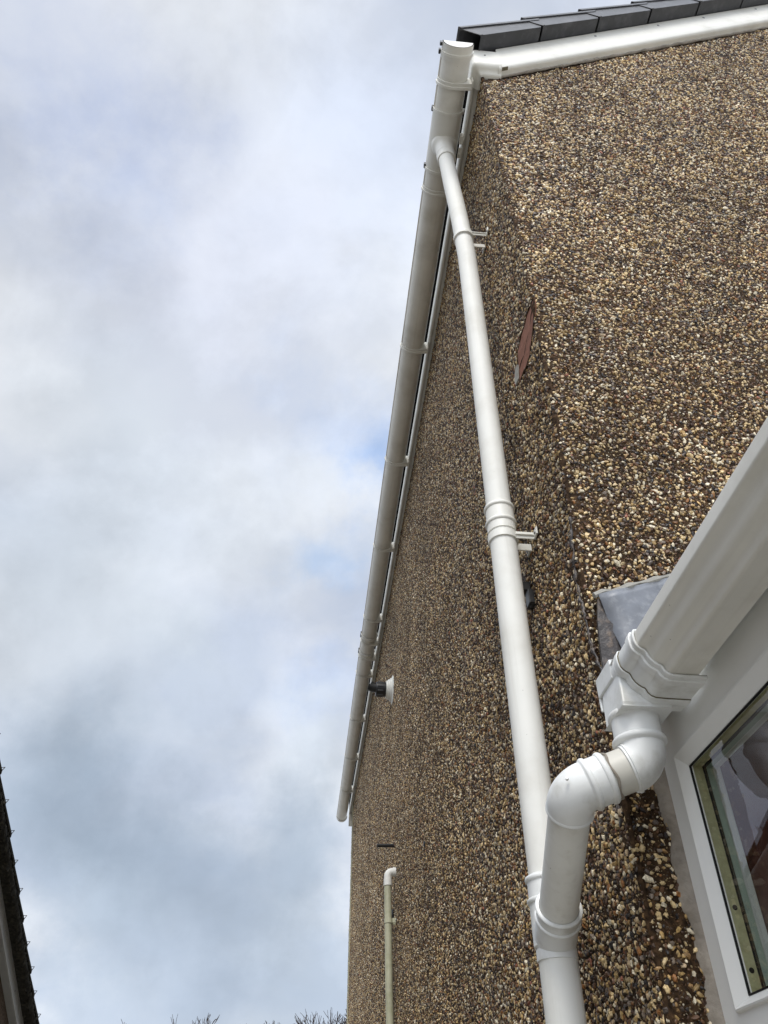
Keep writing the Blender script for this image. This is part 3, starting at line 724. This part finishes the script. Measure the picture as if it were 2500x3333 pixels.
ring4('spacer_bar', (.0771,.0951,.0691), (.0779,.0959,.0699), .0130, .0285, 'olive', win)
ring4('inner_gasket', (.0771,.0951,.0691), (.0790,.0970,.0710), .0286, .0345, 'gasket', win)
ring4('inner_bead', (.0771,.0951,.0691), (.0790,.0970,.0710), .0350, .0450, 'inner', win)
for dx in (.0118, .0298):
    l = loop(.0765, .0945, .0685, dx); b = MB(); b.add(l, [(0,1,2,3)]); b.build('pane', 'glass', win, smooth=False)
dt_ = MB()
for z_ in (.324, .243): dt_.lathe((CX+.0205, YJ-.0780, z_), (0,-1,0), [(0,.0038),(.0006,.0035)], 14)
dt_.build_each('spacer_plug', 'gasket', win)
# rest of the frame: lower panel and further lights
lf = MB(); lf.box(CX+.006, CX+.055, YJ-LW, YJ, GROUND, ZS-.001); lf.box(CX+.006, CX+.055, YB, YJ-LW-.001, GROUND, ZS)
lf.box(CX+.003, CX+.055, YJ-LW-.10, YJ-LW-.001, ZS+.001, ZH-.001); lf.build('side_panel', 'frame', con, smooth=False, bevel=.002)
l2 = MB(); l2.box(CX+.02, CX+.026, YB, YJ-LW-.101, ZS+.001, ZH-.03); l2.build('side_glazing', 'glass', con, smooth=False)
hb = MB(); hb.box(CX+.001, CX+.056, YB, YJ-LW-.0, ZH-.04, ZH-.002); hb.box(CX+.004, CX+.09, YB, YJ+.001, ZH, ZH+.10); hb.build('eaves_beam', 'frame', con, smooth=False, bevel=.002)
rl = MB()   # polycarbonate roof sheet, rising inwards
rl.add([(CX-.04,YB,.715),(3.4,YB,1.66),(3.4,YC-.012,1.66),(CX-.04,YC-.012,.715),(CX-.04,YB,.742),(3.4,YB,1.687),(3.4,YC-.012,1.687),(CX-.04,YC-.012,.742)],
       [(0,3,2,1),(4,5,6,7),(0,1,5,4),(1,2,6,5),(2,3,7,6),(3,0,4,7)]); rl.build('roof', 'roofsheet', con, smooth=False)
ew = MB(); ew.box(3.3, 3.4, YB, YC-.02, GROUND, 1.64); ew.box(CX+.06, 3.3, YB, YB+.08, GROUND, .9)
ew.box(CX+.062, 3.3, YC-.034, YC-.016, GROUND, .70)
ew.box(CX+.10, 3.29, YB+.09, YC-.04, .72, .735); ew.build('room_wall', 'room', con, smooth=False)
fl_ = MB(); fl_.box(CX+.06, 3.3, YB, YC-.05, GROUND+.01, GROUND+.06); fl_.build('floor_slab', 'paving', con, smooth=False)
# ragged mastic between frame and pebbledash
ms_ = MB(); zz = np.linspace(GROUND, ZH-.01, 520); vs = []; fs = []
for j, z in enumerate(zz):
    w_ = .017+.004*math.sin(z*37)+.003*math.sin(z*91+1)+random.uniform(-.0012, .0012)
    o_ = .0012*math.sin(z*60)
    for (dx, dy) in ((0,-.024), (-.003,-.021), (-w_*.55,-.014+o_), (-w_,.004), (-w_+.003,.012), (.01,.012)):
        vs.append((CX+dx, YC+dy+.018, z))
n_ = 6
for j in range(len(zz)-1):
    for i_ in range(n_): fs.append((j*n_+i_, j*n_+(i_+1) % n_, (j+1)*n_+(i_+1) % n_, (j+1)*n_+i_))
ms_.add(vs, fs); ms_.build('frame_sealant', 'mastic', con, angle=60)

# ------------------------------------------------------------------ conservatory gutter (ogee)
cg = thing('ogee_gutter', (.55, 1.1, .62), 'white ogee-profile gutter along the eaves of the conservatory, nearest the viewer', 'gutter')
og = [(.506,.686),(.500,.686),(.4985,.684),(.4985,.672),(.4985,.6645),(.4998,.6612),(.5030,.6592),(.5075,.6572),(.5110,.6540),(.5133,.6495),(.5150,.6440),(.5168,.6385),(.5205,.6342),(.5255,.6316),(.5305,.6296),(.5333,.6268),(.5347,.6228),(.5362,.6180),(.5385,.6152),(.5425,.6140),(.5500,.6136),(.5860,.6136)]
def offs(prof, d):
    out_ = []
    for i_ in range(len(prof)):
        a = Vector(prof[max(i_-1, 0)]); c = Vector(prof[min(i_+1, len(prof)-1)]); t = (c-a).normalized()
        out_.append((prof[i_][0]-abs(0)+(t.y)*d, prof[i_][1]-(t.x)*d))
    return out_
_c = [(.506,.686),(.4985,.686),(.4985,.666),(.503,.659),(.512,.654),(.516,.640),(.524,.632),(.5325,.628),(.536,.617),(.545,.6136),(.600,.6130)]
og_s = [_c[0]]
for (a0, b0), (a1, b1) in zip(_c[:-1], _c[1:]): og_s += [(a0*.75+a1*.25, b0*.75+b1*.25), (a0*.25+a1*.75, b0*.25+b1*.75)]
og_s.append(_c[-1])
def ogee(d0, d1): return offs(og_s, d0)+offs(og_s, d1)[::-1]
def trough(): return og+[(.5862,.68),(.5835,.68),(.5835,.6160)]+offs(og_s[:-2], -.0032)[::-1]
ct = MB(); ct.prism(trough(), YB, 1.07, Yf); ct.build('gutter_trough', 'upvc_long', cg, angle=50)
rp = MB(); rp.prism(ogee(.0045, -.001), 1.045, 1.150, Yf); ru = rp.build('running_outlet', 'upvc_new', cg, angle=50)
for nm, y0, y1, d in (('rib',1.037,1.0445,.0052),('rib',1.049,1.064,.0078),('rib',1.108,1.124,.0082),('rib',1.128,1.133,.0065)):
    r_ = MB(); r_.prism(ogee(d, .001), y0, y1, Yf); r_.build(nm, 'upvc_new', ru, angle=50, bevel=.0012)
gk = MB(); gk.prism(ogee(.0030, -.001), 1.040, 1.0492, Yf); gk.prism(ogee(.0062, .001), 1.1070, 1.1078, Yf); gk.build_each('grimy_joint', 'grime', ru, angle=50)
# hopper box dropping to the pipe socket
hx = MB()
def quad_loft(secs):
    vs = []; n = len(secs[0]); fs = []
    for s_ in secs: vs += s_
    for k in range(len(secs)-1):
        for i_ in range(n): fs.append((k*n+i_, k*n+(i_+1) % n, (k+1)*n+(i_+1) % n, (k+1)*n+i_))
    fs.append(tuple(range(n))); fs.append(tuple(range((len(secs)-1)*n, len(secs)*n))[::-1]); return vs, fs
def rect(x0, x1, y0, y1, z): return [(x0,y0,z),(x1,y0,z),(x1,y1,z),(x0,y1,z)]
hx.add(*quad_loft([rect(.4965,.600,1.133,1.222,.689), rect(.4965,.600,1.133,1.222,.672), rect(.497,.600,1.130,1.216,.668), rect(.492,.575,1.122,1.212,.608), rect(.492,.573,1.124,1.212,.600)]))
hx.build('outlet_box', 'upvc_new', ru, smooth=False, bevel=.003)
hf = MB(); hf.box(.4935, .4985, 1.148, 1.224, .664, .700); hf.box(.4945,.600,1.2225,1.227,.640,.694); hf.build('end_plate', 'upvc_new', ru, smooth=False, bevel=.0025)
lg = MB(); lg.prism([(math.cos(a)*.026, math.sin(a)*.018) for a in np.linspace(0, math.pi, 16)], .506, .510, lambda u, v, t: (t, 1.185+u, .698+v)); lg.box(.505,.56,1.156,1.214,.690,.700)
lg.build('lifting_lug', 'upvc_new', ru, bevel=.001)
sp = MB(); sp.lathe((E1.x, E1.y, .612), (0,0,-1), [(0,.034),(.02,.034)], 40); sp.build('spout', 'upvc_new', ru)

# ------------------------------------------------------------------ lead flashing and smeared sealant
lead = MB(); us = np.linspace(0, 1, 60); hs = np.linspace(0, 1, 12); vs = []; fs = []
for j in hs:
    for i_ in us:
        x_ = .552+(i_*2.4)+.030*(1-j)*(1-i_)
        zt = .921+.34*(x_-.552); zb_ = zt-.165
        z_ = zb_+(zt-zb_)*j; y_ = YC-.0125-.0020*math.sin(x_*27+j*5)-.0014*math.sin(x_*61-j*9)-.002*math.sin(j*7)
        vs.append((x_, y_, z_))
nu = len(us)
for j in range(len(hs)-1):
    for i_ in range(nu-1): fs.append((j*nu+i_, j*nu+i_+1, (j+1)*nu+i_+1, (j+1)*nu+i_))
lead.add(vs, fs); lo_ = single(lead, 'lead_flashing', 'lead', 'grey lead flashing strip on the gable wall above the conservatory gutter', 'flashing')
sd = lo_.modifiers.new('thick', 'SOLIDIFY'); sd.thickness = .003
# cement fillet on top of the lead
cf = MB(); pts = []
for k in range(70):
    x_ = .545+k*.02; pts.append((x_, YC-.008, .925+.34*(x_-.552)+.003*math.sin(k*1.7)+random.uniform(-.002,.002)))
cf.tube(pts, [.005+.0025*math.sin(k*2.1)+random.uniform(0,.002) for k in range(70)], 7)
fo = cf.build('mortar_fillet', 'cement', lo_)
def smear(pts, rad, name, seed):
    R_ = random.Random(seed); P = []; rr = []
    for (a, b_) in zip(pts[:-1], pts[1:]):
        for k in range(8):
            q = k/8; P.append(tuple(a[i_]+(b_[i_]-a[i_])*q+R_.uniform(-.0022, .0022) for i_ in range(3))); rr.append(rad*R_.uniform(.15, 1.5))
    mb = MB(); mb.tube(P, rr, 7); return mb
cs_ = [(XS-.004, 1.272, 1.128), (XS-.006, 1.287, 1.06), (XS-.006, 1.300, .984), (XS-.006, 1.296, .918), (XS-.006, 1.290, .856), (XS-.006, 1.290, .81), (XS-.002, 1.272, .752), (XS, 1.262, .70)]
sme = smear(cs_, .0036, 's', 3)
single(sme, 'sealant_smear', 'membrane', 'dark grey streak of smeared sealant running down the house corner', 'sealant', angle=70)
ml = MB(); mp_ = [(.542,.862),(.552,.918),(.566,.90),(.585,.82),(.590,.75),(.565,.715),(.541,.70),(.532,.735),(.536,.80)]
n_ = len(mp_); vs = [(a, YC-.007-random.uniform(0,.003), b_) for a, b_ in mp_]+[(a, YC-.001, b_) for a, b_ in mp_]+[(.558, YC-.010, .81)]
ml.add(vs, [(i_, (i_+1) % n_, 2*n_) for i_ in range(n_)]+[(i_, (i_+1) % n_, n_+(i_+1) % n_, n_+i_) for i_ in range(n_)])
single(ml, 'sealant_patch', 'membrane', 'crumpled dark film of sealant at the left end of the lead flashing', 'sealant', angle=70)

# ------------------------------------------------------------------ things on the side wall, farther along
fy, fz = 4.99, 2.705
flue = thing('boiler_flue', (XS, fy, fz), 'black boiler flue with a white wall collar sticking out below the gutter', 'flue')
b = MB(); b.lathe((XS, fy, fz), (-1,0,0), [(-.01,.100),(.003,.100),(.006,.092),(.010,.082),(.019,.080),(.022,.072),(.034,.070),(.036,.062),(.048,.060),(.049,.045)], 40); b.build('wall_collar', 'upvc', flue, angle=50)
b = MB(); b.lathe((XS-.04, fy, fz), (-1,0,0), [(0,.050),(.075,.050),(.078,.047),(.078,.04)], 40)
bo_ = b.build('flue_casing', 'black', flue, angle=50)
b = MB()
for k in range(10):
    a = 2*math.pi*k/10; b.box(XS-.108, XS-.07, fy+math.cos(a)*.0505-.003, fy+math.cos(a)*.0505+.003, fz+math.sin(a)*.0505-.003, fz+math.sin(a)*.0505+.003)
b.build_each('casing_rib', 'dark', bo_, smooth=False)
b = MB(); b.tube([(XS-.10, fy, fz+.006), (XS-.14, fy, fz+.012), (XS-.158, fy, fz+.024)], [.034, .034, .036], 32, cap=False); b.tube([(XS-.10, fy, fz+.006), (XS-.14, fy, fz+.012), (XS-.1575, fy, fz+.024)], [.030, .030, .032], 32, cap=False)
b.build('flue_nozzle', 'black', flue, angle=50)
b = MB(); b.tube([(XS+.02, 4.957, 1.636), (XS-.105, 4.952, 1.630)], .0105, 18); b.tube([(XS-.1049, 4.952, 1.630), (XS-.106, 4.952, 1.630)], .0085, 18)
single(b, 'overflow_pipe', 'black', 'thin black overflow pipe poking straight out of the side wall above the cream pipe', 'pipe')
wx, wy = .4865, 4.86
ws = thing('waste_pipe', (wx, wy, GROUND), 'narrow yellowed cream waste pipe running down the side wall with a white elbow on top', 'pipe')
b = MB(); b.tube([(wx-.004, wy, 1.38), (wx+.002, wy, .9), (wx+.010, wy, .5), (wx+.012, wy, GROUND)], .0205, 28); b.build('pipe', 'cream', ws)
b = MB(); pt = arc_pts((wx-.003, wy, 1.452), (0,0,1), (1,0,0), .026, 10)
b.tube([(wx-.003, wy, 1.395)]+[tuple(p) for p in pt]+[(XS+.01, wy, 1.452)], .0225, 28)
eb = b.build('elbow', 'upvc', ws)
b = MB(); b.lathe((wx-.003, wy, 1.375), (0,0,1), [(0,.021),(.001,.0245),(.036,.0245),(.037,.022)], 28); b.lathe((XS-.020, wy, 1.452), (1,0,0), [(0,.021),(.001,.0255),(.03,.0255)], 28); b.build('socket', 'upvc', eb)
b = MB(); b.lathe((wx+.000, wy, 1.176), (0,0,1), [(0,.021),(.001,.0245),(.024,.0245),(.025,.021)], 28); b.box(wx+.02, XS-.002, wy-.027, wy-.022, 1.177, 1.2); b.box(wx+.02, XS-.002, wy+.022, wy+.027, 1.177, 1.2)
pc_ = b.build('pipe_clip', 'cream', ws, angle=50)
b = MB(); b.lathe((XS-.006, wy-.033, 1.188), (-1,0,0), [(0,.007),(.003,.006)], 12); b.build('screw', 'steel', pc_)
b = MB(); b.lathe((XS+.01, 4.985, 1.262), (-1,0,0), [(0,.022),(.022,.022),(.024,.018)], 16); b.box(XS-.02, XS, 4.965, 5.005, 1.215, 1.25)
single(b, 'wall_plug', 'black', 'small black fitting on the side wall just behind the cream pipe', 'fitting')
b = MB(); b.lathe((XS+.01, 3.64, 1.213), (-1,0,0), [(0,.012),(.016,.012),(.018,.009)], 14); hb_ = single(b, 'wall_fitting', 'black', 'tiny dark plugged hole alone on the side wall', 'fitting')
b = MB(); b.box(XS-.024, XS+.004, 1.618, 1.650, 1.178, 1.205); b.box(XS-.016, XS+.004, 1.600, 1.632, 1.128, 1.170)
b.lathe((XS+.004, 1.612, 1.135), (-1,.1,0), [(0,.012),(.014,.012),(.018,.006)], 12)
single(b, 'old_clip_stub', 'black', 'broken black stub left in the side wall right of the downpipe', 'fitting', bevel=.002, smooth=False)
# ------------------------------------------------------------------ neighbouring house
NX = -2.1; nsl = -.447
def nz_(y): return 2.238+nsl*(y-5.385)
nb = thing('neighbouring_house', (NX-.1, 6.0, GROUND), 'dark neighbouring house whose mossy roof verge shows at the lower left', 'house')
ya, yb_ = 2.8, 12.0
b = MB(); b.add([(NX-.14,ya-3,GROUND),(NX-.14,yb_,GROUND),(NX-.14,yb_,nz_(yb_)-.15),(NX-.14,ya,nz_(ya)-.15),(NX-.14,ya-3,nz_(ya)-.15+nsl*3)], [(0,1,2,3,4)])
b.add([(NX-.14,yb_,GROUND),(NX-8,yb_,GROUND),(NX-8,yb_,nz_(yb_)-.15),(NX-.14,yb_,nz_(yb_)-.15)], [(0,1,2,3)])
b.add([(NX-.14,ya-3,GROUND),(NX-8,ya-3,GROUND),(NX-8,ya-3,nz_(ya)-.15+nsl*3),(NX-.14,ya-3,nz_(ya)-.15+nsl*3)], [(0,3,2,1)])
b.build('wall', 'nwall', nb, smooth=False)
b = MB(); b.prism([(NX-.095,-.105),(NX-.075,-.105),(NX-.075,-.195),(NX-.079,-.205),(NX-.09,-.210),(NX-.139,-.208),(NX-.139,-.19),(NX-.095,-.19)], ya, yb_, lambda u, v, t: (u, t, nz_(t)+v))
nbb = b.build('barge_board', 'barge', nb, angle=40)
for y_ in np.arange(4.2, 9.5, .62):
    s_ = MB(); s_.lathe((NX-.0745, y_, nz_(y_)-.16), (1,0,0), [(0,.006),(.003,.005)], 10); s_.build('screw', 'steel', nbb)
# undercloak, bedding mortar and the ragged tile ends
b = MB(); vs = []; fs = []; yy = np.arange(3.0, 11.9, .012)
for y_ in yy:
    j1 = random.uniform(-.006, .006); j2 = random.uniform(-.007, .007)
    zt = nz_(y_)
    for (dx, dz) in ((-.11,-.03), (-.002+j1,-.045+j2*.3), (.0+j2,-.075), (-.012+j1,-.112+j2), (-.075,-.104), (-.11,-.104)): vs.append((NX+dx, y_, zt+dz))
n_ = 6
for j in range(len(yy)-1):
    for i_ in range(n_): fs.append((j*n_+i_, j*n_+(i_+1) % n_, (j+1)*n_+(i_+1) % n_, (j+1)*n_+i_))
b.add(vs, fs); b.build('verge_mortar', 'moss', nb, angle=80)
# roof tiles: stepped courses with the far part as a slab
gauge = .268
y_ = 11.9; k = 0
rt_ = MB(); ti = []
while y_ > 3.0:
    y0, y1 = y_-gauge-.06, y_; z0, z1 = nz_(y0), nz_(y1)
    t_ = MB(); j = random.uniform(-.008, .008); ww = .30
    vs = [(NX+.004+j, y0, z0-.040), (NX+.004+j, y1, z1-.018), (NX-ww, y1, z1-.018), (NX-ww, y0, z0-.040),
          (NX+.004+j, y0, z0-.020), (NX+.004+j, y1, z1+.012), (NX-ww, y1, z1+.012), (NX-ww, y0, z0-.020)]
    # rough lower edge
    t_.add(vs, [(0,3,2,1),(4,5,6,7),(0,1,5,4),(1,2,6,5),(2,3,7,6),(3,0,4,7)])
    o_ = t_.build('verge_tile', 'moss', nb, smooth=False, bevel=.004)
    c_ = MB(); a0 = (NX+.004+j, y1-.012, z1+.008); c_.tube([a0, (NX+.014+j, y1-.004, z1+.034), (NX-.012+j, y1+.006, z1+.036), (NX-.004+j, y1+.004, z1+.010)], .003, 6)
    c_.build('verge_clip', 'black', o_, smooth=False)
    y_ -= gauge
rs_ = MB(); rs_.add([(NX-.02,ya,nz_(ya)-.03),(NX-8,ya,nz_(ya)-.03),(NX-8,yb_,nz_(yb_)-.03),(NX-.02,yb_,nz_(yb_)-.03)], [(0,1,2,3)])
rs_.add([(NX-.02,ya,nz_(ya)-.03),(NX-8,ya,nz_(ya)-.03),(NX-8,ya-3.2,nz_(ya)-.03+nsl*3.2),(NX-.02,ya-3.2,nz_(ya)-.03+nsl*3.2)], [(0,3,2,1)])
rs_.build('roof', 'tile', nb, smooth=False)

# ------------------------------------------------------------------ bare trees beyond
def bare_tree(x, y, top, seed, label, spread=.42):
    R_ = random.Random(seed); H = top-GROUND
    t = thing('bare_tree', (x, y, GROUND), label, 'tree', 'leafless trees beyond the houses')
    tk = MB(); th = H*.34
    tk.tube([(x, y, GROUND), (x+R_.uniform(-.1,.1), y, GROUND+th*.5), (x+R_.uniform(-.2,.2), y, GROUND+th)], [H*.022, H*.018, H*.014], 10); tk.build('trunk', 'bark', t)
    cr = MB()
    def grow(p, d, ln, r, dep):
        q1 = p+d*ln*.5+Vector((R_.uniform(-1,1), R_.uniform(-1,1), R_.uniform(-.3,.6)))*ln*.06
        q = p+d*ln+Vector((R_.uniform(-1,1), R_.uniform(-1,1), 0))*ln*.07
        cr.tube([p, q1, q], [max(r, .013), max(r*.82, .012), max(r*.62, .010)], 4 if dep > 2 else 6, cap=False)
        if dep >= 6: return
        nn = R_.choice((2,3,3)) if dep < 5 else R_.choice((2,3))
        for k in range(nn):
            a = R_.uniform(0, 2*math.pi); s = R_.uniform(.25, .62)
            o_ = d.orthogonal().normalized(); o2 = d.cross(o_)
            nd = (d+(o_*math.cos(a)+o2*math.sin(a))*s+Vector((0,0,.10))).normalized()
            grow(p+(q-p)*R_.uniform(.65, 1), nd, ln*R_.uniform(.62, .84), r*.62, dep+1)
    base = Vector((x, y, GROUND+th))
    for k in range(5):
        a = 2*math.pi*k/5+R_.uniform(-.4,.4); d = Vector((math.cos(a)*spread, math.sin(a)*spread, 1)).normalized()
        grow(base-Vector((0,0,R_.uniform(0,.6))), d, H*.19, H*.010, 0)
    zs_ = max(v[2] for v in cr.v); f = (top-GROUND-th)/(zs_-GROUND-th)
    cr.v = [(a, b_, GROUND+th+(c-GROUND-th)*f if c > GROUND+th else c) for a, b_, c in cr.v]
    cr.build('crown', 'bark', t, smooth=False)
bare_tree(-7.0, 45, 6.6, 1, 'bare tree whose twigs just reach into the bottom edge, left of the round-topped one')
bare_tree(-4.7, 45, 6.95, 2, 'bare tree with a rounded twiggy top standing clear between the houses', .5)
bare_tree(-.6, 46, 6.72, 3, 'bare tree showing only a few twig tips at the bottom edge, between its neighbours')
bare_tree(1.5, 45, 6.75, 4, 'dense bare tree just left of the pebbledashed house corner', .6)
bare_tree(2.7, 44, 7.1, 5, 'tallest bare tree, partly hidden by the pebbledashed house corner', .5)

for o in bpy.data.objects:
    if '_w' in o.keys(): del o['_w']
